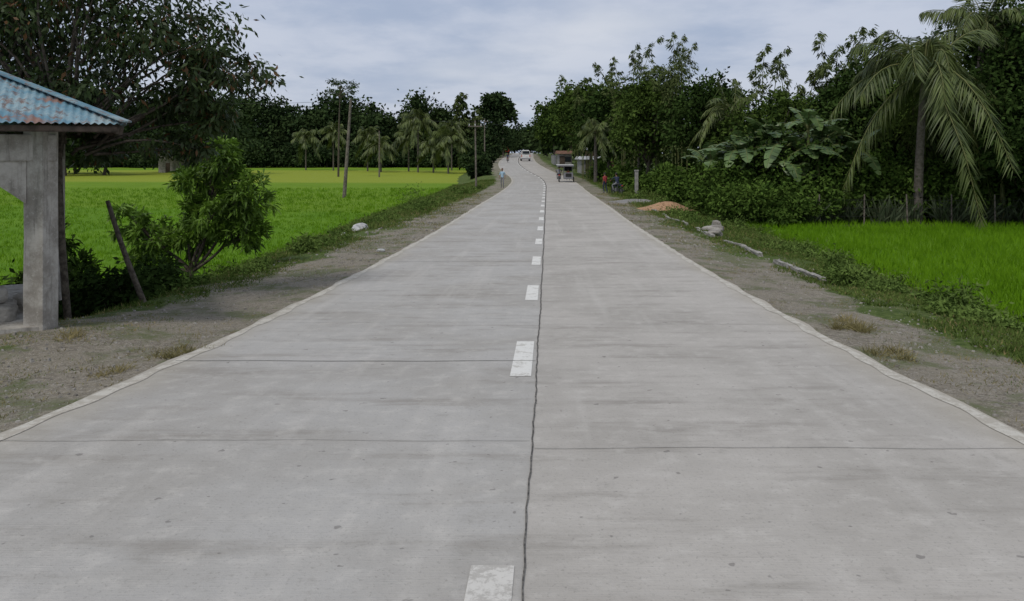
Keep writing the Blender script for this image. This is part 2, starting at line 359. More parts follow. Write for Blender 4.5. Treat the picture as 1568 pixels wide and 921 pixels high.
def bamboo(name,x,y,h,spread,nc=26,nl=420,L=.34,W=.05,z=None,bare=.3):
    z=G(x,y)-.1 if z is None else z; M=MB()
    for i in range(nc):
        a=rng.uniform(0,6.28); r0=rng.uniform(0,.9); hh=h*rng.uniform(.6,1.05); sp_=spread*rng.uniform(.3,1)
        t=np.linspace(0,1,14); hd=np.array([math.cos(a),math.sin(a),0])
        f=lambda t: np.array([x,y,z])+hd*(r0+sp_*t**2.6)[:,None]+np.array([0,0,1.])*(hh*(t-.14*t**5))[:,None]
        M.tube(f(t),np.linspace(.05,.012,14),5,0)
        tt=bare+(1-bare)*rng.random(nl)**.75
        node=np.round(tt*22)/22; rad=1.0*(1.05-node)*h/11+.18
        ang=(node*999%6.28)+rng.normal(size=nl)*.5; rr=rad*rng.random(nl)**.6
        P=f(node)+np.stack([np.cos(ang)*rr,np.sin(ang)*rr,-rr*.1+rng.normal(size=nl)*.09],1)
        D=np.stack([np.cos(ang),np.sin(ang),-.7+0*ang],1)+unit(nl)*.5
        M.leaves(P,D,unit(nl)+np.array([0,0,.5]),L*rng.uniform(.6,1.2,nl),W*1.6,1,.35,.15)
    return M.obj(name,[mat_stem,L_bamboo],loc=(x,y,z))
def blades(M,X,Y,n,h,w,spread,mat=0,lean=.35,Z=None,s=None):
    m_=len(X); Zg=gz(X,Y) if Z is None else Z; ci=np.repeat(np.arange(m_),n)
    sc_=np.ones(m_) if s is None else s
    off=rng.normal(size=(m_*n,2))*spread*sc_[ci][:,None]
    P=np.stack([X[ci]+off[:,0],Y[ci]+off[:,1],Zg[ci]-.02],1)
    D=np.stack([rng.normal(size=m_*n)*lean,rng.normal(size=m_*n)*lean,np.ones(m_*n)],1); 
    Nn=unit(m_*n); Nn[:,2]*=.2
    k=rng.uniform(.6,1.25,m_*n)*sc_[ci]
    M.leaves(P,D,Nn,h*k,w*np.maximum(1,k),mat,.4,.12)

# left foreground tree (behind the shed)
x0,y0_=-6.45,11.6; z0=G(x0,y0_)-.1; M=MB()
fk=np.array([x0-.15,y0_,z0+2.6])
limb(M,(x0,y0_,z0),fk,.055,.045,.03,8); limb(M,fk,(x0+.1,y0_+.3,z0+5.6),.05,.025,.05)
limb(M,(x0+.75,y0_+.8,G(x0+.75,y0_+.8)-.1),(x0+.1,y0_+.9,z0+1.9),.05,.035,.03)
for (cxx,cyy,czz,rx,ry_,rz,nc) in [(-7.2,12,2.1,1.6,1.5,1.1,80),(-5.4,12.2,1.75,1.15,1.2,.75,48),(-4.55,12.3,1.25,.65,.8,.5,28),(-6.3,12,1.0,1.5,1.3,.5,34),(-8.4,12.5,1.3,1.3,1.3,1.2,60),(-5.9,11.6,2.9,1.4,1.3,.8,54),(-5.2,12.4,.75,.7,.8,.4,18),(-8.6,12.2,3,1.8,1.3,1,60),(-4.75,12.3,.6,.45,.5,.4,14),(-4.95,12.4,.1,.4,.5,.3,8),(-6.2,12.4,.1,.7,.6,.4,12)]:
    C=crown(M,(cxx,cyy,czz),(rx,ry_,rz),nc,75,.125,.046,droop=1.0,cs=.19,shell=.2,lump=.4)
    for j in range(0,len(C),7): limb(M,fk+(np.array([cxx,cyy,czz])-fk)*rng.uniform(.1,.7),C[j],.028,.006,.15,4)
M.obj('acacia_tree',[bark,L_acacia],loc=(x0,y0_,z0))

def mango(name,x,y,lumps,nl=20,L=.21,W=.058,mat=L_mango,tr=.07,dens=1.0):
    z=G(x,y)-.1; M=MB(); fork=np.array([x,y,z+.55]); limb(M,(x,y,z),fork,tr,tr*.8,.04,7)
    for (lx,ly,lz,r,rz,nc) in lumps:
        c=np.array([x+lx,y+ly,z+lz]); mid=fork+(c-fork)*.6; limb(M,fork,mid,tr*.6,tr*.4,.1); limb(M,mid,c+np.array([0,0,rz*.4]),tr*.4,tr*.15,.1)
        nc=int(nc*dens); d=unit(nc); C=c+d*np.array([r,r,rz])*(.35+.65*rng.random(nc)**.5)[:,None]
        for j in range(nc):
            if j%4==0: limb(M,mid,C[j],tr*.15,.006,.12,4,5)
        ci=np.repeat(np.arange(nc),nl); out=d[ci]*.7+np.array([0,0,.25])
        D=unit(nc*nl)*1.0+out; D[:,2]-=.15
        P=C[ci]+rng.normal(size=(nc*nl,3))*.05
        M.leaves(P,D,unit(nc*nl)*.6+np.array([0,0,1.]),L*rng.uniform(.7,1.25,nc*nl),W,1,.5,.22)
    return M.obj(name,[bark,mat],loc=(x,y,z))
mango('mango_tree',-7.05,17.5,[(.65,0,3.0,.45,.45,40),(.1,.2,2.55,.55,.45,44),(1.25,-.1,2.2,.55,.5,46),(.5,0,1.85,.65,.45,46),(-.9,.1,1.3,.6,.35,34),(-.1,.2,1.25,.5,.35,26),(1.15,0,1.45,.5,.35,28),(-1.45,0,1.7,.4,.35,18),(-1.0,.1,.75,.5,.3,18)],nl=26)
mango('mango_tree',-7.9,14.2,[(0,0,1.3,.6,.4,30),(-.6,.2,.9,.6,.4,26),(.5,.1,.8,.5,.35,20),(-.3,.2,1.9,.3,.3,10)],mat=L_shrub,nl=22)
M=MB()
for (x,y,r,h,n) in [(-7.3,13,.7,.8,30),(-8.2,13.6,.9,1.0,36),(-6.6,14.5,.6,.6,26),(-9.2,12.6,1.1,1.5,50),(-8.3,11.2,.8,1.3,40),(-10,14,1.2,1.2,50),(-6.3,12.9,.5,.5,20),(-7,15.8,.6,.5,22),(-8.3,15.8,.8,.8,26)]:
    C=crown(M,(x,y,G(x,y)+h*.55),(r,r,h*.7),n*2,40,.13,.06,droop=.3,cs=.22,shell=.2)
    for j in range(0,len(C),6): limb(M,(x,y,G(x,y)-.1),C[j],.018,.005,.15,4)
M.obj('undergrowth',[bark,L_dark])

big=[(22.2,34,9.0,3.6),(19.8,38,7.2,3.0),(17.2,39.5,7.3,2.9),(14.6,43,6.2,2.7),(12.4,49,7.4,2.6),(10.8,63,8.8,3.0),(10.5,86,10.4,3.5),(9.8,99,11.3,3.6),(9.4,127,12.3,3.9),(8.7,165,12.2,3.6),(24,38,10.5,4),(26,33,10,4),(20.5,31.5,5.0,1.8)]
for i,(x,y,h,r) in enumerate(big):
    f=max(1,y/45)
    broadleaf('broadleaf_tree',x,y,h,r,[L_dark,L_mid][i%2],nc=int(190/f**.4)+30,nl=58,L=.25*f**.85,W=.125*f**.85,tr=.2,low=.2,lumps=5)
for (x,y,h,sp_,nc,nl) in [(18.3,45,11.3,2.4,11,420),(15.5,50,11.6,1.0,3,420),(12.8,60,13.4,2.4,13,420),(10.3,70,15.0,3.2,13,420),(12.0,66,12.5,2,8,420),(9.6,112,15,3.0,11,280),(20.9,47,11,2.6,8,420),(16.8,47,9.4,1.6,6,420),(8.6,92,13,2,7,300)]:
    bamboo('bamboo_clump',x,y,h,sp_,nc,nl,L=.30*max(1,y/60),W=.05*max(1,y/60),bare=.5 if nc<5 else .3)
M=MB()
for i in range(46):
    x=rng.uniform(14,75); y=rng.uniform(52,80)+ (x-14)*.1; h=rng.uniform(5.5,8.0); z=G(x,y)
    r=rng.uniform(2.6,4)
    limb(M,(x,y,z-.2),(x,y,z+h*.6),.2,.1)
    crown(M,(x,y,z+h*.5),(r,r,h*.52),64,38,.5,.30,cs=.2,shell=.3)
M.obj('forest_backdrop',[bark,L_dark])
M=MB()
for i in range(42):
    t=i/41; x=9.3+t*18; y=33.4+1.6*math.sin(i*2.1)*.6+ (1-t)*1.5; h=rng.uniform(1.4,3.2)
    C=crown(M,(x,y,G(x,y)+h*.5),(1.1,.9,h*.55),44,40,.20,.10,cs=.24,shell=.2)
    limb(M,(x,y,G(x,y)-.1),(x,y,G(x,y)+h*.6),.05,.02)
for i in range(40):
    y=36+i*2.2; x=float(cx(y))+HW+3.6+rng.uniform(-.3,1.8)+ (1.2 if y<60 else 0); h=rng.uniform(.8,2.4)*(1 if y<70 else 1.3)
    if 100<y<130 or (36<y<43): continue
    C=crown(M,(x,y,G(x,y)+h*.45),(1.1,1.2,h*.55),36,34,.26,.15,cs=.24,shell=.2)
M.obj('hedge_shrubs',[bark,L_shrub])
M=MB()
for (x,y,h,r) in [(9.3,32.5,1.7,1.1),(10.6,31.6,1.5,1.0),(9.3,36,1.7,1.0),(12.2,32.5,1.7,1.0),(10.0,38,2.4,1.4)]:
    C=crown(M,(x,y,G(x,y)+h*.5),(r,r,h*.55),85,46,.18,.09,cs=.2,shell=.3)
    for j in range(0,85,8): limb(M,(x,y,G(x,y)-.1),C[j],.03,.008,.1,4)
M.obj('roadside_shrubs',[bark,L_shrub])
M=MB()
for i in range(46):
    x=rng.uniform(10,30); y=rng.uniform(35.5,44); h=rng.uniform(2.5,5); 
    if x< .16*y+4.5: x+=3
    crown(M,(x,y,G(x,y)+h*.5),(1.5,1.3,h*.52),44,40,.30,.17,cs=.24,shell=.2)
M.obj('understorey',[bark,L_dark])
palm('coconut_palm',16.6,32.6,6.3,4.7,30,lean=(.2,-.2),nleaf=74,wl=.05,ll=1.0,droop=(.45,1.1),elev=(-.6,1.45),hg=(.3,.9))
palm('coconut_palm',20.6,35.5,8.6,3.8,20,lean=(.4,0),nleaf=50,wl=.055,ll=.9,mat=L_palm)
palm('coconut_palm',8.6,82,5.4,3.0,20,nleaf=30,wl=.12,ll=1.1)
palm('coconut_palm',12.4,45,5.2,3.2,18,nleaf=34,wl=.09,mat=L_palm)
palm('coconut_palm',23.5,36,6.2,3.6,18,nleaf=44,wl=.06,ll=.9,mat=L_mid)
for (x,y,h) in [(12.4,34.4,3.4),(13.4,35,3.2),(9.6,37.5,2.8),(10.3,35.5,3.0),(11.2,36,2.9),(14.3,34.5,2.8),(10.1,36.6,2.7),(11.8,33.8,2.1),(20.3,33,2.5),(13.0,33.9,4.0),(12.0,36,4.2),(14.0,36,4.3)]:
    banana('banana_plant',x,y,h,2.1)
M=MB(); Xs=np.linspace(10.5,27,34)+rng.normal(size=34)*.2; Ys=32.3+.3*np.sin(Xs*2)
blades(M,Xs,Ys,34,1.25,.085,.12,0,.42)
M.obj('spiky_hedge',[L_spike])

def farline(name,lst,L,mat=L_far,nc=60,nl=30):
    M=MB()
    for (x,y,h,r) in lst:
        z=G(x,y); limb(M,(x,y,z-.3),(x,y,z+h*.6),.3,.15)
        C=crown(M,(x,y,z+h*.48),(r,r,h*.5),nc,nl,L,L*.6,cs=.2,shell=.35,lump=.4)
        crown(M,(x+rng.uniform(-1,1)*r*.5,y,z+h*.8),(r*.5,r*.5,h*.2),nc//4,nl,L,L*.6,cs=.25)
    return M.obj(name,[bark,mat])
lst=[]
for i in range(68):
    x=-145+i*2.05+rng.uniform(-1,1); y=rng.uniform(205,222); top=12.8+2.2*math.sin(i*.55)+rng.uniform(-3,1.8); 
    if x>-16: top-=3
    if x<-50: top+=2
    lst.append((x,y,top+3,rng.uniform(3.5,5.5)))
farline('distant_tree_line',lst,.95)
lst=[(x,rng.uniform(196,203),rng.uniform(3,6.5),rng.uniform(2.5,4)) for x in np.arange(-140,-6,2.6)]
farline('field_edge_bushes',lst,.8,mat=L_far,nc=40)
lst=[(x,rng.uniform(120,150),rng.uniform(9,15),rng.uniform(4,6)) for x in np.arange(-105,-50,4.2)]
farline('distant_tree_line',lst,.8)
lst=[(rng.uniform(-40,60),rng.uniform(340,400),rng.uniform(8,13),rng.uniform(5,8)) for i in range(60)]+[(9.5,215,9,3.4),(10,240,9,4),(12,190,11,4.5),(13,145,12,5),(12,270,10,5),(15,175,14,5),(17,120,12,5),(16,100,11,4)]
farline('distant_tree_line',lst,1.2,nc=50)
lst=[(-4.2,185,9,3),(-7.5,178,7.5,3.4),(-3.6,205,9,3.6),(-5,160,4.5,2.2),(-7,150,4,2.6),(-5,140,2.6,1.5),(-6,128,2.2,1.6),(-3,240,10,4),(-2.5,265,9,4),(-4.6,112,1.8,1.2),(-4.2,100,1.3,.9)]
farline('roadside_trees',lst,.7)
broadleaf('raintree',-4.2,200,16.5,4.4,L_far,nc=100,nl=40,L=.95,W=.65,tr=.35,low=.5,lumps=3)
for (x,y,h,L,c) in [(-17.7,150,10,4.6,24),(-11.2,140,6.3,4.6,24),(-20.5,158,7,4.5,20),(-29,160,7.2,4.4,20),(-37,165,8.2,4.2,20),(-25,152,5.2,4.2,18),(-14.5,147,5,4,18),(-12.5,165,9,4,18),(-44,170,7.2,4.4,18)]:
    palm('coconut_palm',x,y,h,L,c,nleaf=24,wl=.24,ll=1.3,z=None,coco=False,mat=L_palm,tr=.13)
for (x,y,h) in [(-12.2,188,20),(-9.6,190,17)]:
    bamboo('bamboo_clump',x,y,h,1.6,8,240,L=1.1,W=.22,bare=.4)
x,y=-26.6,122.; z=G(x,y); M=MB(); limb(M,(x,y,z-.2),(x+.3,y,z+13.8),.17,.07,.01,6,10)
for i in range(16):
    a=i*2.4; zz=z+rng.uniform(12.3,14.3); r=rng.uniform(1.5,2.9)*(1 if zz<z+13.6 else .6)
    e=(x+.3+math.cos(a)*r,y+math.sin(a)*r,zz+.55); limb(M,(x+.3,y,zz-.5),e,.05,.02,.06,4)
    crown(M,e,(.8,.8,.18),5,14,.28,.14,cs=.3,shell=.1)
M.obj('kapok_tree',[bark,L_far])

# ------------------------------------------------------------------ rice & grass
M=MB(); n=15000
Yy=13*np.exp(rng.random(n)*math.log(32/12.5)); Xx=cx(Yy)+HW+4.6+rng.random(n)**1*24
blades(M,Xx,Yy,6,.30,.017,.07,0,.28)
n=20000
Yy=15*np.exp(rng.random(n)*math.log(80/15)); Xx=cx(Yy)-HW-6.2-rng.random(n)**1.2*(10+Yy*.75)
sc_=np.clip(Yy/45,.9,1.5); blades(M,Xx,Yy,6,.20,.018,.08,0,.28,s=sc_)
M.obj('rice_plants',[L_rice])
M=MB()
def scatter(n,side,y0,y1,s0,s1,pw=1):
    Yy=y0*np.exp(rng.random(n)*math.log(y1/y0)); s=s0+(s1-s0)*rng.random(n)**pw
    Xx=cx(Yy)+side*(HW+s); k=wob(Xx*1.3,Yy*1.3); keep=k>-.45+rng.normal(size=n)*.3
    return Xx[keep],Yy[keep]
for side,n,s0,s1 in ((1,24000,1.6,5.2),(-1,22000,1.8,6.4)):
    Xx,Yy=scatter(n,side,4,90,s0,s1,.85); keep=~((Xx<-4.3)&(Yy<11.5)&(side<0)); Xx,Yy=Xx[keep],Yy[keep]
    blades(M,Xx,Yy,7,.13,.014,.06,0,.65,s=np.clip(Yy/22,.8,2))
Xx,Yy=scatter(3600,-1,3,60,.2,2.4,.5); blades(M,Xx,Yy,10,.05,.008,.06,0,.7,s=np.clip(Yy/18,.8,2))
Xx,Yy=scatter(2600,1,3,60,.4,2.2,.5); blades(M,Xx,Yy,10,.05,.008,.06,0,.7,s=np.clip(Yy/18,.8,2))
M.obj('verge_grass',[L_grass])
M=MB()
Xx,Yy=scatter(1500,-1,4,60,.02,3.5,.8); blades(M,Xx,Yy,9,.09,.007,.06,0,.7,s=np.clip(Yy/18,.8,2))
Xx,Yy=scatter(1500,1,4,60,.05,3.0,.8); blades(M,Xx,Yy,9,.09,.007,.06,0,.7,s=np.clip(Yy/18,.8,2))
for (x,y,s,k) in [(-3.45,8.1,1,16),(3.95,8.3,1.2,14),(-3.3,8.3,.8,8),(4.05,9.6,1.4,20),(4.2,10,1.2,10),(-3.6,7.2,.8,10),(-4.7,8.6,1,12)]:
    for q in range(3):
        ax_,ay_=x+rng.normal()*.12,y+rng.normal()*.15; Xx=ax_+rng.normal(size=k//2)*.05; Yy=ay_+rng.normal(size=k//2)*.06; blades(M,Xx,Yy,14,.13*s,.006,.03,0,.75)
M.obj('dry_grass_tufts',[L_dry])
M=MB(); rocks_xy=[(-5.3,27.7),(-5.9,27.9),(6.75,26.5),(6.5,25.3),(7.1,27)]
for i in range(220):
    side=1 if i%5>1 else -1; y=9*math.exp(rng.random()*math.log(8)); s=rng.uniform(2.2,5.4 if side<0 else 4.9); x=float(cx(y))+side*(HW+s)
    if x<-4 and y<12: continue
    if any(abs(x-a)<.9 and -3<y-b<1 for a,b in rocks_xy): continue
    r=rng.uniform(.1,.3)*min(1.4,max(1,y/22)); crown(M,(x,y,G(x,y)+r*.3),(r*1.4,r*1.4,r*.6),12,24,.08*max(1,y/26),.03*max(1,y/26),mat=0,cs=.4,shell=.1)
for (x,y,r) in [(7.4,13.4,.42),(6.0,14.2,.25),(7.0,17,.3),(-5.2,20,.3),(-4.6,38,.8)]:
    crown(M,(x,y,G(x,y)+r*.5),(r,r,r*.9),34,34,.12,.03,mat=0,cs=.3,shell=.1)
M.obj('bank_weeds',[L_weed])
M=MB(); n=9000
cube=np.array([[-1,-1,-1],[1,-1,-1],[1,1,-1],[-1,1,-1],[-.6,-.6,.8],[.7,-.6,.8],[.6,.7,.8],[-.6,.6,.8]])*.5
cf=np.array([[0,3,2,1],[4,5,6,7],[0,1,5,4],[1,2,6,5],[2,3,7,6],[3,0,4,7]])
Yy=3.2*np.exp(rng.random(n)*math.log(45/3.2)); side=np.where(rng.random(n)<.5,-1,1); Xx=cx(Yy)+side*(HW+.08+rng.random(n)**1.1*2.4); Zz=gz(Xx,Yy)
sz=(.010+.035*rng.random(n)**5)*np.clip(Yy/14,.8,2); ang=rng.random(n)*6.28
ca_,sa=np.cos(ang),np.sin(ang); B=cube[None]*sz[:,None,None]*rng.uniform(.6,1.4,(n,1,3)); 
Vx=B[...,0]*ca_[:,None]-B[...,1]*sa[:,None]+Xx[:,None]; Vy=B[...,0]*sa[:,None]+B[...,1]*ca_[:,None]+Yy[:,None]; Vz=B[...,2]*.7+Zz[:,None]+sz[:,None]*.2
M.add(np.stack([Vx,Vy,Vz],-1).reshape(-1,3),(cf[None]+8*np.arange(n)[:,None,None]).reshape(-1,4))
stone=mat_noise('stone',(.16,.145,.12),(.36,.34,.30),3,.9)
M.obj('gravel',[stone])

# ------------------------------------------------------------------ primitives
def empty(name,loc=(0,0,0),rz=0,s=1):
    e=bpy.data.objects.new(name,None); e.location=loc; e.rotation_euler=(0,0,rz); e.scale=(s,s,s); sc.collection.objects.link(e); return e
def from_bm(bm,name,mat,parent=None,loc=(0,0,0),rot=(0,0,0),smooth=False):
    me=bpy.data.meshes.new(name); bm.to_mesh(me); bm.free(); me.materials.append(mat)
    if smooth:
        for p in me.polygons: p.use_smooth=True
    o=bpy.data.objects.new(name,me); o.location=loc; o.rotation_euler=rot; sc.collection.objects.link(o)
    if parent: o.parent=parent
    return o
def box(name,size,loc,mat,parent=None,rot=(0,0,0),bev=.01,taper=None,rough=0):
    bm=bmesh.new(); bmesh.ops.create_cube(bm,size=1)
    for v in bm.verts:
        v.co=Vector((v.co.x*size[0],v.co.y*size[1],v.co.z*size[2]))
        if taper and v.co.z>0: v.co.x*=taper[0]; v.co.y*=taper[1]
    if rough:
        bmesh.ops.subdivide_edges(bm,edges=bm.edges[:],cuts=3,use_grid_fill=True)
        for v in bm.verts: v.co+=Vector([random.uniform(-1,1)*rough for _ in range(3)])
    elif bev: bmesh.ops.bevel(bm,geom=bm.edges[:],offset=min(bev,min(size)*.4),segments=2,affect='EDGES')
    return from_bm(bm,name,mat,parent,loc,rot)
def cyl(name,p0,p1,r0,r1,mat,parent=None,k=12):
    p0=Vector(p0);p1=Vector(p1); d=p1-p0; bm=bmesh.new()
    bmesh.ops.create_cone(bm,segments=k,radius1=r0,radius2=r1,depth=d.length,cap_ends=True)
    bmesh.ops.transform(bm,verts=bm.verts,matrix=Matrix.Translation((p0+p1)/2)@d.to_track_quat('Z','Y').to_matrix().to_4x4())
    return from_bm(bm,name,mat,parent,smooth=False)
def wheel(name,loc,R,w,mat,hub,parent):
    M=MB(); th=np.linspace(0,2*math.pi,25); pts=np.stack([0*th,np.cos(th)*(R-w*.5),np.sin(th)*(R-w*.5)],1)
    M.tube(pts,np.full(25,w*.5),8,0)
    for a in np.arange(0,math.pi,math.pi/5): 
        d=np.array([0,math.cos(a),math.sin(a)])*(R-w); M.tube([-d,d*0,d],[.008*R/.28]*3,4,1)
    M.tube([[-.05,0,0],[0,0,0],[.05,0,0]],[.05,.06,.05],8,1)
    o=M.obj(name,[mat,hub],parent); o.location=loc; return o
def paintm(name,c,rough=.4,metal=0): return mat_noise(name,tuple(v*.85 for v in c),c,3,rough,.05,.005,.5,metal)
black=paintm('black_rubber',(.02,.02,.02),.8); steel=paintm('steel',(.35,.35,.35),.35,.9); glass=paintm('dark_glass',(.02,.025,.03),.1)
white=paintm('white_paint',(.75,.75,.73)); red=paintm('red_paint',(.4,.03,.02)); skin=paintm('skin',(.24,.12,.07),.6); hair=paintm('hair',(.01,.009,.008),.7)
blue=paintm('blue_cloth',(.40,.58,.72),.9); navy=paintm('navy_cloth',(.03,.04,.08),.9); maroon=paintm('maroon_cloth',(.34,.05,.05),.9); khaki=paintm('khaki_cloth',(.25,.2,.13),.9); greyc=paintm('grey_cloth',(.25,.25,.27),.9)
lampm=paintm('lamp_lens',(.6,.1,.05),.2)

# ------------------------------------------------------------------ people
POSES={
'stand':dict(pel=(0,0,.93),ch=(0,.02,1.28),nk=(0,.02,1.46),hd=(0,.03,1.55),LH=(-.10,0,.90),LK=(-.11,.10,.50),LA=(-.11,-.02,.08),LT=(-.12,.14,.03),RH=(.10,0,.90),RK=(.11,0,.49),RA=(.12,-.16,.09),RT=(.13,0,.03),
  LS=(-.18,.01,1.40),LE=(-.24,-.08,1.12),LW=(-.24,.02,.88),RS=(.18,.01,1.40),RE=(.24,.02,1.12),RW=(.24,.16,.92)),
'ride':dict(pel=(0,-.05,.84),ch=(0,.05,1.17),nk=(0,.09,1.34),hd=(0,.12,1.43),LH=(-.10,-.03,.82),LK=(-.20,.36,.72),LA=(-.17,.22,.34),LT=(-.17,.38,.27),RH=(.10,-.03,.82),RK=(.20,.36,.72),RA=(.17,.22,.34),RT=(.17,.38,.27),
  LS=(-.18,.07,1.28),LE=(-.30,.28,1.10),LW=(-.28,.50,1.03),RS=(.18,.07,1.28),RE=(.30,.28,1.10),RW=(.28,.50,1.03))}
def person(name,loc,rz,pose,shirt,pants,parent=None,s=1.0):
    J=POSES[pose]; keys=list(J); ix={k:i for i,k in enumerate(keys)}
    E=[('pel','ch'),('ch','nk'),('nk','hd'),('pel','LH'),('LH','LK'),('LK','LA'),('LA','LT'),('pel','RH'),('RH','RK'),('RK','RA'),('RA','RT'),('ch','LS'),('LS','LE'),('LE','LW'),('ch','RS'),('RS','RE'),('RE','RW')]
    Rr=dict(pel=.13,ch=.14,nk=.055,hd=.06,LH=.095,RH=.095,LK=.06,RK=.06,LA=.038,RA=.038,LT=.035,RT=.035,LS=.062,RS=.062,LE=.042,RE=.042,LW=.028,RW=.028)
    me=bpy.data.meshes.new('b'); me.from_pydata([J[k] for k in keys],[(ix[a],ix[b]) for a,b in E],[])
    ob=bpy.data.objects.new('b',me); sc.collection.objects.link(ob)
    ob.modifiers.new('s','SKIN'); sub=ob.modifiers.new('u','SUBSURF'); sub.levels=1; sub.render_levels=1
    for i,k in enumerate(keys): me.skin_vertices[0].data[i].radius=(Rr[k],Rr[k]*.85)
    me.skin_vertices[0].data[ix['pel']].use_root=True
    bpy.context.view_layer.update(); dg=bpy.context.evaluated_depsgraph_get()
    m2=bpy.data.meshes.new_from_object(ob.evaluated_get(dg)); bpy.data.objects.remove(ob)
    bm=bmesh.new(); bm.from_mesh(m2)
    bm.faces.ensure_lookup_table()
    J2={k:Vector(v) for k,v in J.items()}
    cls={('pel','ch'):1,('ch','nk'):1,('nk','hd'):0,('pel','LH'):2,('LH','LK'):2,('LK','LA'):2,('LA','LT'):3,('pel','RH'):2,('RH','RK'):2,('RK','RA'):2,('RA','RT'):3,('ch','LS'):1,('LS','LE'):1,('LE','LW'):0,('ch','RS'):1,('RS','RE'):1,('RE','RW'):0}
    for f in bm.faces:
        c=f.calc_center_median(); best=9;bm_=0
        for e in E:
            a,b=J2[e[0]],J2[e[1]]; t=max(0,min(1,(c-a).dot(b-a)/(b-a).length_squared)); d=(c-(a+(b-a)*t)).length
            if d<best: best=d;bm_=cls[e]
        f.material_index=bm_; f.smooth=True
    hd=J2['hd']+Vector((0,.01,.07))
    def ell(c,r,mi,cut=None):
        res=bmesh.ops.create_uvsphere(bm,u_segments=14,v_segments=10,radius=1)
        vs=res['verts']
        for v in vs: v.co=Vector((v.co.x*r[0],v.co.y*r[1],v.co.z*r[2]))+c
        for f in {f for v in vs for f in v.link_faces}: f.material_index=mi; f.smooth=True
    ell(hd,(.078,.095,.115),0); ell(hd+Vector((0,-.022,.028)),(.084,.092,.105),4)
    ell(hd+Vector((0,.1,-.012)),(.013,.02,.022),0)
    for sx_ in(-1,1): ell(hd+Vector((.03*sx_,.086,.012)),(.012,.008,.007),4); ell(hd+Vector((.08*sx_,0,-.005)),(.012,.02,.03),0)
    ell(hd+Vector((0,.088,-.05)),(.025,.008,.006),2)
    for w,e_,sg in(('LW','LE',1),('RW','RE',-1)):
        W=J2[w]; d=(W-J2[e_]).normalized(); side=Vector((sg,0,0)); 
        fw=d.cross(side).normalized(); ell(W+d*.045,(.02,.038,.045),0)
        for i in range(4):
            a=W+d*.08+fw*(.026-.017*i); L=(.07,.08,.075,.058)[i]; b=a+d*L*.5; c=b+(d*.8+side*.5).normalized()*L*.5
            for p,q,r in((a,b,.009),(b,c,.008)):
                dd=q-p; res=bmesh.ops.create_cone(bm,segments=6,radius1=r,radius2=r*.85,depth=dd.length,cap_ends=True,matrix=Matrix.Translation((p+q)/2)@dd.to_track_quat('Z','Y').to_matrix().to_4x4())
        p=W+d*.03+fw*.03; q=p+(d*.6+fw*.7).normalized()*.06; dd=q-p
        bmesh.ops.create_cone(bm,segments=6,radius1=.011,radius2=.009,depth=dd.length,cap_ends=True,matrix=Matrix.Translation((p+q)/2)@dd.to_track_quat('Z','Y').to_matrix().to_4x4())
    me=bpy.data.meshes.new(name); bm.to_mesh(me); bm.free()
    for m in (skin,shirt,pants,black,hair): me.materials.append(m)
    o=bpy.data.objects.new(name,me); sc.collection.objects.link(o); o.location=loc; o.rotation_euler=(0,0,rz); o.scale=(s,s,s)
    if parent: o.parent=parent
    return o
def pz(x,y):
    u=x-float(cx(y)); return float(np.interp(y,ry,zr(ry))) if abs(u)<HW else G(x,y)
def motorcycle(name,x,y,rz,col,rider=None,parent=None,loc=None):
    e=empty(name,loc or (x,y,pz(x,y)),rz); 
    if parent: e.parent=parent
    wheel('rear_wheel',(0,-.6,.29),.29,.09,black,steel,e); wheel('front_wheel',(0,.62,.29),.29,.08,black,steel,e)
    box('engine',(.26,.34,.28),(0,.05,.38),steel,e,bev=.05); box('fuel_tank',(.24,.42,.2),(0,.22,.72),col,e,bev=.08)
    box('seat',(.24,.62,.1),(0,-.25,.76),black,e,bev=.04); box('tail_fairing',(.2,.35,.14),(0,-.6,.72),col,e,bev=.05)
    box('rear_mudguard',(.12,.3,.05),(0,-.78,.58),black,e,rot=(-.5,0,0)); box('front_mudguard',(.1,.36,.04),(0,.64,.6),col,e)
    box('tail_lamp',(.14,.04,.07),(0,-.8,.7),lampm,e)
    for s in(-1,1):
        cyl('fork',(s*.07,.62,.29),(s*.07,.42,.95),.02,.02,steel,e); cyl('handlebar',(0,.42,.98),(s*.33,.36,1.03),.015,.013,black,e)
        cyl('mirror_stalk',(s*.22,.38,1.02),(s*.3,.36,1.18),.006,.006,black,e); box('mirror',(.1,.02,.06),(s*.32,.36,1.2),black,e)
    box('headlamp',(.16,.1,.15),(0,.52,.93),glass,e,bev=.05); cyl('exhaust',(.15,.1,.28),(.17,-.75,.36),.03,.045,steel,e)
    if rider: person('rider',(0,0,0),0,'ride',rider[0],rider[1],e)
    return e
tx,ty=5.35,83.0
e=empty('motor_tricycle',(tx-.45,ty,pz(tx,ty)),-.02)
motorcycle('motorcycle',0,0,0,red,(greyc,navy),parent=e,loc=(0,0,0))
sc_x=.95
box('sidecar_floor',(.95,1.7,.06),(sc_x,0,.34),steel,e); box('sidecar_nose',(.9,.5,.6),(sc_x,.75,.66),white,e,bev=.12,taper=(.9,.6))
box('sidecar_back',(.92,.06,.62),(sc_x,-.82,.68),greyc,e); box('sidecar_back_panel',(.6,.03,.36),(sc_x,-.868,.72),black,e); box('sidecar_side',(.05,1.1,.5),(sc_x+.46,-.2,.62),red,e)
box('sidecar_bench',(.8,.4,.3),(sc_x,-.5,.55),black,e,bev=.05); box('canopy_roof',(1.75,2.1,.07),(.6,-.05,1.78),white,e,bev=.03); box('canopy_fringe',(1.77,.04,.13),(.6,-1.1,1.70),greyc,e)
box('windscreen',(.85,.02,.5),(sc_x,.72,1.35),glass,e,rot=(.2,0,0))
person('passenger',(sc_x,-.35,-.02),0,'ride',maroon,navy,e,s=.85)
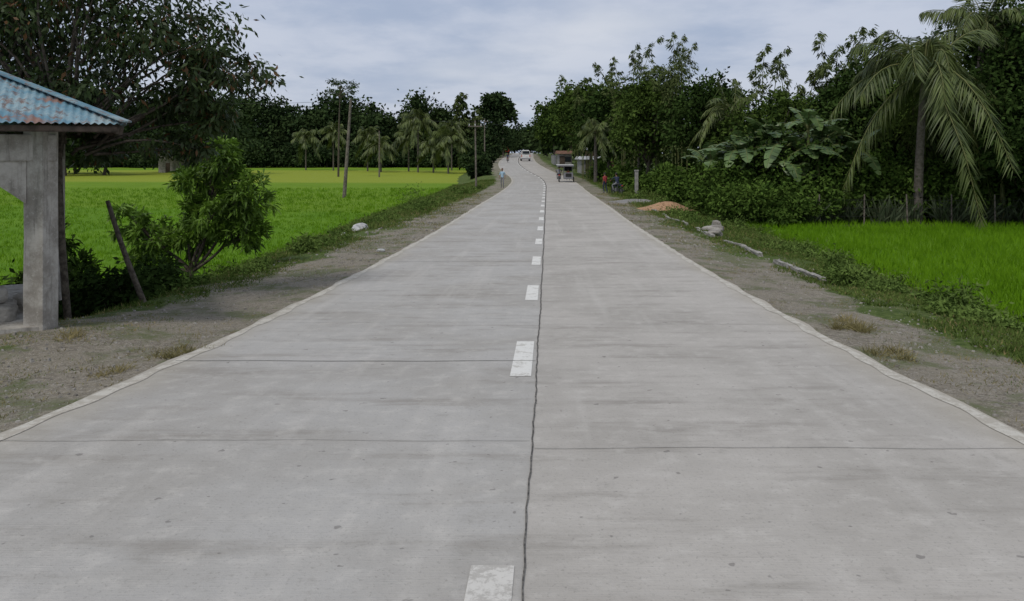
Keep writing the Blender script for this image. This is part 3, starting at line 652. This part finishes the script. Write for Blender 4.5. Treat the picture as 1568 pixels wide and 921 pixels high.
for a,b in((sc_x-.45,-.82),(sc_x+.45,-.82),(sc_x-.45,.75),(sc_x+.45,.75),(-.25,-.9)): cyl('canopy_post',(a,b,.4),(a,b,1.76),.022,.022,steel,e)
wheel('sidecar_wheel',(sc_x+.56,-.2,.27),.27,.09,black,steel,e); box('bumper',(.95,.05,.06),(sc_x,-.9,.36),steel,e)
vx,vy=2.5,150.0; e=empty('white_van',(vx,vy,pz(vx,vy)),.03)
box('body_lower',(1.75,4.5,.85),(0,0,.75),white,e,bev=.12); box('body_upper',(1.68,4.1,.85),(0,-.15,1.6),white,e,bev=.16,taper=(.9,.93))
box('rear_window',(1.3,.03,.5),(0,-2.165,1.62),glass,e,rot=(-.08,0,0)); box('rear_bumper',(1.7,.15,.22),(0,-2.3,.42),greyc,e,bev=.04); box('number_plate',(.45,.02,.14),(0,-2.262,.8),white,e)
for s in(-1,1):
    box('tail_lamp',(.14,.05,.42),(s*.76,-2.25,.95),lampm,e); box('side_window',(.03,3.3,.45),(s*.815,-.2,1.62),glass,e,rot=(0,s*-.09,0)); box('wing_mirror',(.16,.1,.2),(s*.98,1.6,1.35),black,e,bev=.03)
    for yy in(-1.45,1.45): wheel('wheel',(s*.78,yy,.33),.33,.2,black,steel,e)
box('windscreen',(1.4,.03,.6),(0,1.93,1.62),glass,e,rot=(.1,0,0)); box('roof_rack',(1.2,2,.05),(0,0,2.06),steel,e)
e=empty('red_truck',(-1.9,232,G(-1.9,232)),.03)
box('cargo_bed',(2.2,4.2,1.1),(0,-.9,1.45),red,e,bev=.05); box('cab',(2.1,1.6,1.9),(0,2.1,1.5),red,e,bev=.15,taper=(.92,.8)); box('chassis',(1.2,5.8,.2),(0,0,.75),black,e); box('cab_window',(1.7,.04,.6),(0,2.93,1.9),glass,e); box('tailgate',(2.1,.08,.8),(0,-3.06,1.4),red,e)
for s in(-1,1):
    for yy in(-1.9,2.0): wheel('wheel',(s*.9,yy,.45),.45,.28,black,steel,e)
motorcycle('motorcycle',-.75,140,math.pi,red,(navy,khaki))
motorcycle('motorcycle',7.65,58.0,.35,navy,(navy,greyc))
person('pedestrian',(-.85,70,G(-.85,70)),2.9,'stand',blue,greyc)
person('pedestrian',(6.95,59.5,G(6.95,59.5)),.6,'stand',maroon,navy,s=.9)

# ------------------------------------------------------------------ poles, cables
wood=mat_noise('pole_wood',(.10,.085,.07),(.21,.18,.15),6,.9,.4)
conc=mat_noise('pole_concrete',(.25,.24,.22),(.38,.37,.34),5,.9,.3)
cable=paintm('cable',(.02,.02,.02),.6)
tops=[]
def pole(x,y,h,lean=(0,0),arm=True,r=.13):
    z=G(x,y); e=empty('utility_pole',(x,y,z-.2)); cyl('shaft',(0,0,0),(lean[0],lean[1],h+.2),r,r*.6,wood,e)
    if arm: box('crossarm',(1.2,.1,.1),(lean[0]*.95,-r*.9,h-.3),wood,e); [cyl('insulator',(lean[0]*.95+s,-r*.9,h-.24),(lean[0]*.95+s,-r*.9,h-.08),.04,.03,white,e,8) for s in(-.5,0,.5)]
    tops.append((x+lean[0],y,z+h-.1))
pole(-13.6,64.5,8.0,(.55,0),False,r=.16); pole(-3.05,68,5.9,(-.1,0),r=.09); pole(-4.4,128,7.6,r=.12); pole(-2.2,195,8.6); pole(-20,120,7,arm=False)
pole(10.5,66,6.3,r=.12); pole(12,100,8)
def wire(a,b,sag,n=16,r=.011):
    M=MB(); t=np.linspace(0,1,n)[:,None]; a=np.array(a);b=np.array(b); P=a+(b-a)*t; P[:,2]-=(sag*4*t*(1-t))[:,0]; M.tube(P,np.full(n,r),4); return M
def wobj(name,segs):
    M=MB()
    for a,b,s in segs:
        w=wire(a,b,s); M.add(w.V[0],w.F[0],0)
    M.obj(name,[cable])
wobj('overhead_wires',[(tops[0],tops[1],.6),(tops[1],tops[2],.8),(tops[2],tops[3],.8),(tops[0],(-45,60,5.8),1),(tops[5],(40,58,4.2),1.2),(tops[5],tops[6],.6)])
e=empty('barbed_wire_fence',(0,0,0))
for i in range(11):
    x=10.6+i*1.75; y=31.9; z=G(x,y); cyl('post_%d'%i,(x,y,z-.2),(x+random.uniform(-.06,.06),y,z+1.25),.035,.028,wood,e,8)
for k in range(3):
    M=wire((10.6,31.86,-2.9+.4+.33*k),(28.1,31.86,-2.9+.4+.33*k),.05,r=.006); M.obj('wire_%d'%k,[cable],e)
e=empty('marker_post',(8.6,55,G(8.6,55))); box('post',(.22,.22,1.7),(0,0,.8),conc,e); box('cap',(.28,.28,.1),(0,0,1.7),conc,e)

# ------------------------------------------------------------------ rocks, sand, edging
def rock(name,x,y,s,mat,seed=0,sink=.25):
    random.seed(seed+int(x*7)); bm=bmesh.new(); bmesh.ops.create_icosphere(bm,subdivisions=3,radius=1)
    ks=[Vector([random.gauss(0,1) for _ in range(3)]) for _ in range(6)]
    for v in bm.verts:
        n=sum(math.sin(v.co.dot(k)*1.8) for k in ks)*.07; q=v.co.copy()
        m_=max(abs(q.x),abs(q.y),abs(q.z)); q=q/(m_**.55)*(1+n)+Vector([random.uniform(-1,1)*.03 for _ in range(3)])
        v.co=Vector((q.x*s[0],q.y*s[1],q.z*s[2]))
    return from_bm(bm,name,mat,None,(x,y,G(x,y)+s[2]*(1-sink)),(0,0,random.uniform(0,3)))
pale=mat_noise('pale_stone',(.28,.28,.27),(.55,.55,.53),4,.9)
rock('white_boulder',-5.3,27.7,(.32,.26,.14),pale,1,.4); rock('white_boulder',-5.85,27.9,(.13,.13,.07),pale,2,.4)
rock('concrete_rubble',6.75,26.5,(.3,.3,.14),stone,3,.4); rock('concrete_rubble',6.4,25.0,(.22,.22,.1),stone,5,.4); rock('concrete_rubble',7.05,27.4,(.2,.16,.2),stone,8,.4)
rock('white_boulder',-3.2,19.5,(.1,.08,.04),pale,9)
def mound(name,x,y,r,h,mat):
    M=MB(); n=28; g_=np.linspace(-1.2,1.2,n); A,B=np.meshgrid(g_,g_,indexing='ij'); rr=np.sqrt(A*A+B*B*(1+.2*A))
    Zs=h*np.exp(-rr**2*2.6)-.06*(rr>1.1)+.03*wob(A*6,B*6)*np.exp(-rr*1.5)-.04
    Xw=x+A*r; Yw=y+B*r; ii=np.arange(n*n).reshape(n,n)
    M.add(np.stack([Xw,Yw,gz(Xw,Yw)+Zs],-1).reshape(-1,3),np.stack([ii[:-1,:-1],ii[1:,:-1],ii[1:,1:],ii[:-1,1:]],-1).reshape(-1,4),0,True); M.obj(name,[mat])
sand=mat_noise('sand',(.30,.17,.09),(.46,.29,.17),12,.95,.5,.02); mound('sand_pile',7.75,39.0,1.7,.5,sand)
gravm=mat_noise('grey_gravel',(.16,.155,.145),(.32,.31,.29),16,.95,.8,.03); mound('gravel_pile',7.1,46,1.8,.25,gravm)
edge_m=mat_noise('edging_concrete',(.18,.17,.145),(.36,.345,.31),6,.9,.5)
e=empty('concrete_edging',(0,0,0)); y=14.5; i=0; random.seed(4)
while y<38:
    l=random.uniform(.6,1.5)
    if random.random()<.7:
        ym=y+l/2; x=float(cx(ym))+HW+1.95+random.uniform(-.05,.05)
        slope=(G(x,y+l)-G(x,y))/l
        box('kerb_%d'%i,(.10,l-.04,.14),(x,ym,G(x,ym)+.0),edge_m,e,rot=(math.atan(slope),random.uniform(-.1,.1),-.044+random.uniform(-.05,.05)),rough=.012); i+=1
    y+=l

# ------------------------------------------------------------------ waiting shed (left)
th=math.radians(28); ax=np.array([-math.cos(th),-math.sin(th)]); bx=np.array([-math.sin(th),math.cos(th)]); cr=np.array([-4.35,9.0])
def S(a,b): p=cr+ax*a+bx*b; return float(p[0]),float(p[1])
shed=empty('waiting_shed',(0,0,0))
m,nt=newmat('weathered_concrete'); tc=N(nt,'ShaderNodeTexCoord').outputs['Object']
a=noise(nt,tc,3,7,.7); b=noise(nt,tc,1,5,.65,(7,7,.7)); c=noise(nt,tc,30,4,.7)
col=mixc(nt,rng_map(nt,a,.35,.65),(.24,.22,.19),(.46,.435,.39)); col=mixc(nt,rng_map(nt,b,.52,.7,0,.75),col,(.11,.10,.085)); col=mixc(nt,rng_map(nt,c,.55,.7,0,.5),col,(.52,.50,.46))
finish(nt,col,.9,mth(nt,'ADD',a,c),.5,.01); oldc=m
m,nt=newmat('corrugated_iron'); tc=N(nt,'ShaderNodeTexCoord').outputs['Object']
a=noise(nt,tc,1.6,6,.7); b=noise(nt,tc,6,6,.75)
col=mixc(nt,rng_map(nt,a,.42,.6),(.12,.25,.32),(.29,.38,.40)); col=mixc(nt,rng_map(nt,b,.52,.62,0,.8),col,(.17,.085,.055)); col=mixc(nt,rng_map(nt,a,.34,.44,.9,0),col,(.26,.14,.10))
finish(nt,col,.6,b,.15,.01,spec=.3,metal=.1); roofm=m
A_,B_=5.0,4.2; ze=.33; sl=.46
def roof_face(name,p0,dirx,diry,length,run0):
    M=MB(); nx=int(length/.019); xs=np.linspace(0,length,nx); nyv=10
    top=np.minimum(np.minimum(xs,length-xs),run0)
    t=np.linspace(0,1,nyv); P=np.zeros((nx,nyv,3))
    run=top[:,None]*t[None,:]
    base=np.array(p0)[None,None,:]+dirx[None,None,:]*xs[:,None,None]+diry[None,None,:]*run[...,None]
    P[...,:2]=base; P[...,2]=ze+run*sl+.012*np.sin(xs*2*math.pi/.076)[:,None]
    ii=np.arange(nx*nyv).reshape(nx,nyv); M.add(P.reshape(-1,3),np.stack([ii[:-1,:-1],ii[1:,:-1],ii[1:,1:],ii[:-1,1:]],-1).reshape(-1,4),0,True)
    return M.obj(name,[roofm],shed)
roof_face('roof_front',cr,ax,bx,A_,B_/2); roof_face('roof_back',cr+bx*B_,ax,-bx,A_,B_/2)
roof_face('roof_road_side',cr,bx,ax,B_,B_/2); roof_face('roof_far_side',cr+ax*A_,bx,-ax,B_,B_/2)
def beam(name,p,q,w,h,z0,z1,mat):
    p=Vector((*p,z0));q=Vector((*q,z1)); d=q-p; o=box(name,(d.length,w,h),(p+q)/2,mat,shed,bev=.01); o.rotation_euler=d.to_track_quat('X','Z').to_euler(); return o
darkw=mat_noise('old_timber',(.05,.04,.03),(.12,.09,.07),8,.9)
for p,q in(((.05,.05),(.05,B_-.05)),((A_-.05,.05),(A_-.05,B_-.05)),((.08,.07),(A_-.08,.07)),((.08,B_-.07),(A_-.08,B_-.07))): beam('fascia',S(*p),S(*q),.03,.07,ze-.06,ze-.06,darkw)
beam('hip_rafter',S(.05,.05),S(B_/2,B_/2),.06,.1,ze-.08,ze+sl*B_/2-.1,darkw); beam('hip_cap',S(0,0),S(B_/2,B_/2),.16,.02,ze+.025,ze+sl*B_/2+.03,roofm); beam('hip_rafter',S(A_-.05,.05),S(A_-B_/2,B_/2),.06,.1,ze-.08,ze+sl*B_/2-.1,darkw)
for b in np.arange(.5,B_,.6): beam('rafter',S(.06,b),S(min(b,B_-b),b),.04,.07,ze-.06,ze-.06+sl*min(b,B_-b),darkw)
floor_z=G(-5.4,9.0)+.04
ppos=[(.86,.5),(A_-.86,.5),(.86,B_-.5),(A_-.86,B_-.5)]
for i,(a,b) in enumerate(ppos):
    x,y=S(a,b); zb=floor_z-.25; h=ze-.05-zb; box('post_%d'%i,(.235,.25,h),(x,y,zb+h/2),oldc,shed,rot=(0,0,-.12),rough=.004)
beam('tie_beam_front',S(.7,.5),S(A_-.7,.5),.2,.3,.06,.06,oldc); beam('tie_beam_back',S(.7,B_-.5),S(A_-.7,B_-.5),.2,.3,.06,.06,oldc); beam('tie_beam_side',S(.86,.62),S(.86,B_-.62),.16,.28,.05,.05,oldc)
M=MB(); P=[]
for k in range(9):
    t=k/8; a=1.0+t*.75; x,y=S(a,.5); P.append((x,y,-.09-(1-math.sin(t*math.pi/2))*.4-.08))
V=[];
for (x,y,z) in P:
    for o_ in(-.07,.07): V+= [(x+bx[0]*o_,y+bx[1]*o_,z),(x+bx[0]*o_,y+bx[1]*o_,-.08)]
Fq=[]
for k in range(8): i=k*4; Fq+=[[i,i+4,i+5,i+1],[i+2,i+3,i+7,i+6],[i,i+2,i+6,i+4]]
Fq+=[[0,1,3,2],[32,34,35,33]]
M.add(V,Fq); M.obj('haunch',[oldc],shed)
xc,yc=S(A_/2+.1,B_/2); box('floor_slab',(A_-1.4,B_-.7,1.7),(xc,yc,floor_z-.85),oldc,shed,rot=(0,0,th),rough=.01)
xc,yc=S(A_/2+.2,B_/2+.6); box('bench',(2.4,.4,.08),(xc,yc,floor_z+.45),oldc,shed,rot=(0,0,th)); 
for k in(-1,0,1): xk,yk=S(A_/2+.2+k,B_/2+.6); box('bench_leg',(.12,.35,.42),(xk,yk,floor_z+.2),oldc,shed,rot=(0,0,th))
for i,(x,y) in enumerate([(-5.9,9.2),(-6.1,9.5),(-6.3,9.1),(-6.0,9.8),(-6.05,9.25)]): 
    o=rock('rubble_stone',x,y,(.16,.14,.12),stone,i+20); o.location.z=floor_z+(.08 if i<4 else .28)

# ------------------------------------------------------------------ small houses
def house(name,x,y,w,d,h,wall,roofmat,rz=0,pitch=.6):
    z=G(x,y); e=empty(name,(x,y,z-.1),rz); box('walls',(w,d,h),(0,0,h/2),wall,e); 
    bm=bmesh.new(); W,Dp=w/2+.35,d/2+.35
    vs=[bm.verts.new(c) for c in[(-W,-Dp,h+.02),(W,-Dp,h+.02),(W,Dp,h+.02),(-W,Dp,h+.02),(-W,0,h+pitch),(W,0,h+pitch)]]
    for f in((0,1,5,4),(2,3,4,5),(0,4,3),(1,2,5),(0,3,2,1)): bm.faces.new([vs[i] for i in f])
    from_bm(bm,'roof',roofmat,e)
    box('door',(.8,.06,1.8),(-w*.25,-d/2-.02,1.0),darkw,e); box('window',(.9,.06,.7),(w*.2,-d/2-.02,1.4),glass,e); box('window_frame',(1.02,.04,.82),(w*.2,-d/2-.01,1.4),darkw,e); return e
tin=mat_noise('tin_roof',(.42,.43,.44),(.62,.63,.63),2,.5); cw_=mat_noise('hollow_block',(.2,.2,.19),(.34,.33,.31),3,.9); rw=mat_noise('rust_wall',(.12,.06,.04),(.22,.13,.09),3,.9)
house('roadside_house',11.0,108,3.8,3,2.0,cw_,tin,.1,.45); house('roadside_store',8.0,122,1.9,3,2.2,cw_,rw,.05,.5); house('roadside_house',13,118,4,3,3,rw,tin,0,.8)
house('farm_house',-62,150,7,5,4,cw_,rw,0,1.5)
e=empty('block_wall',(7.1,135,G(7.1,135))); box('wall',(.2,14,1.5),(0,0,.7),cw_,e); box('coping',(.28,14,.08),(0,0,1.5),cw_,e)

# ------------------------------------------------------------------ world, sun, camera
w=bpy.data.worlds.new('World'); sc.world=w; w.use_nodes=True; nt=w.node_tree; nt.nodes.clear()
el,az=math.radians(58),math.radians(215)
sky=N(nt,'ShaderNodeTexSky'); sky.sky_type='NISHITA'; sky.sun_disc=False; sky.sun_elevation=el; sky.sun_rotation=az; sky.air_density=1.2; sky.dust_density=2
g=N(nt,'ShaderNodeTexCoord').outputs['Generated']; sx=N(nt,'ShaderNodeSeparateXYZ'); nt.links.new(g,sx.inputs[0])
zz=mth(nt,'ADD',mth(nt,'MAXIMUM',sx.outputs[2],0),.12); cb=N(nt,'ShaderNodeCombineXYZ'); nt.links.new(mth(nt,'DIVIDE',sx.outputs[0],zz),cb.inputs[0]); nt.links.new(mth(nt,'DIVIDE',sx.outputs[1],zz),cb.inputs[1])
c1=noise(nt,cb.outputs[0],.85,7,.58,(1,.8,1)); c2=noise(nt,cb.outputs[0],.4,3,.5)
cl=mixc(nt,rng_map(nt,c1,.38,.6),(3.9,4.6,6.1),(5.7,6.15,7.3)); cl=mixc(nt,rng_map(nt,c2,.5,.66,0,.7),cl,(7.2,7.4,8.0))
cl=mixc(nt,rng_map(nt,sx.outputs[2],0,.14,.3,0),cl,(6.2,6.8,7.8))
fin=mixc(nt,.9,sky.outputs[0],cl)
bg=N(nt,'ShaderNodeBackground'); bg.inputs[1].default_value=.1; nt.links.new(fin,bg.inputs[0]); o=N(nt,'ShaderNodeOutputWorld'); nt.links.new(bg.outputs[0],o.inputs[0])
sd=Vector((math.sin(az)*math.cos(el),math.cos(az)*math.cos(el),math.sin(el)))
l=bpy.data.lights.new('sun','SUN'); l.energy=1.5; l.angle=math.radians(10); l.color=(1,.94,.85); lo=bpy.data.objects.new('sun',l); lo.rotation_euler=(-sd).to_track_quat('-Z','Y').to_euler(); lo.location=(0,0,30); sc.collection.objects.link(lo)
cam=bpy.data.cameras.new('camera'); cam.lens=28.0; cam.sensor_width=36; cam.shift_y=-225.5/1568; cam.clip_end=9000; cam.clip_start=.05
co=bpy.data.objects.new('camera',cam); co.location=(0,0,0); co.rotation_euler=(math.radians(90),0,0); sc.collection.objects.link(co); sc.camera=co
print('faces',sum(len(o.data.polygons) for o in sc.objects if o.type=='MESH'))
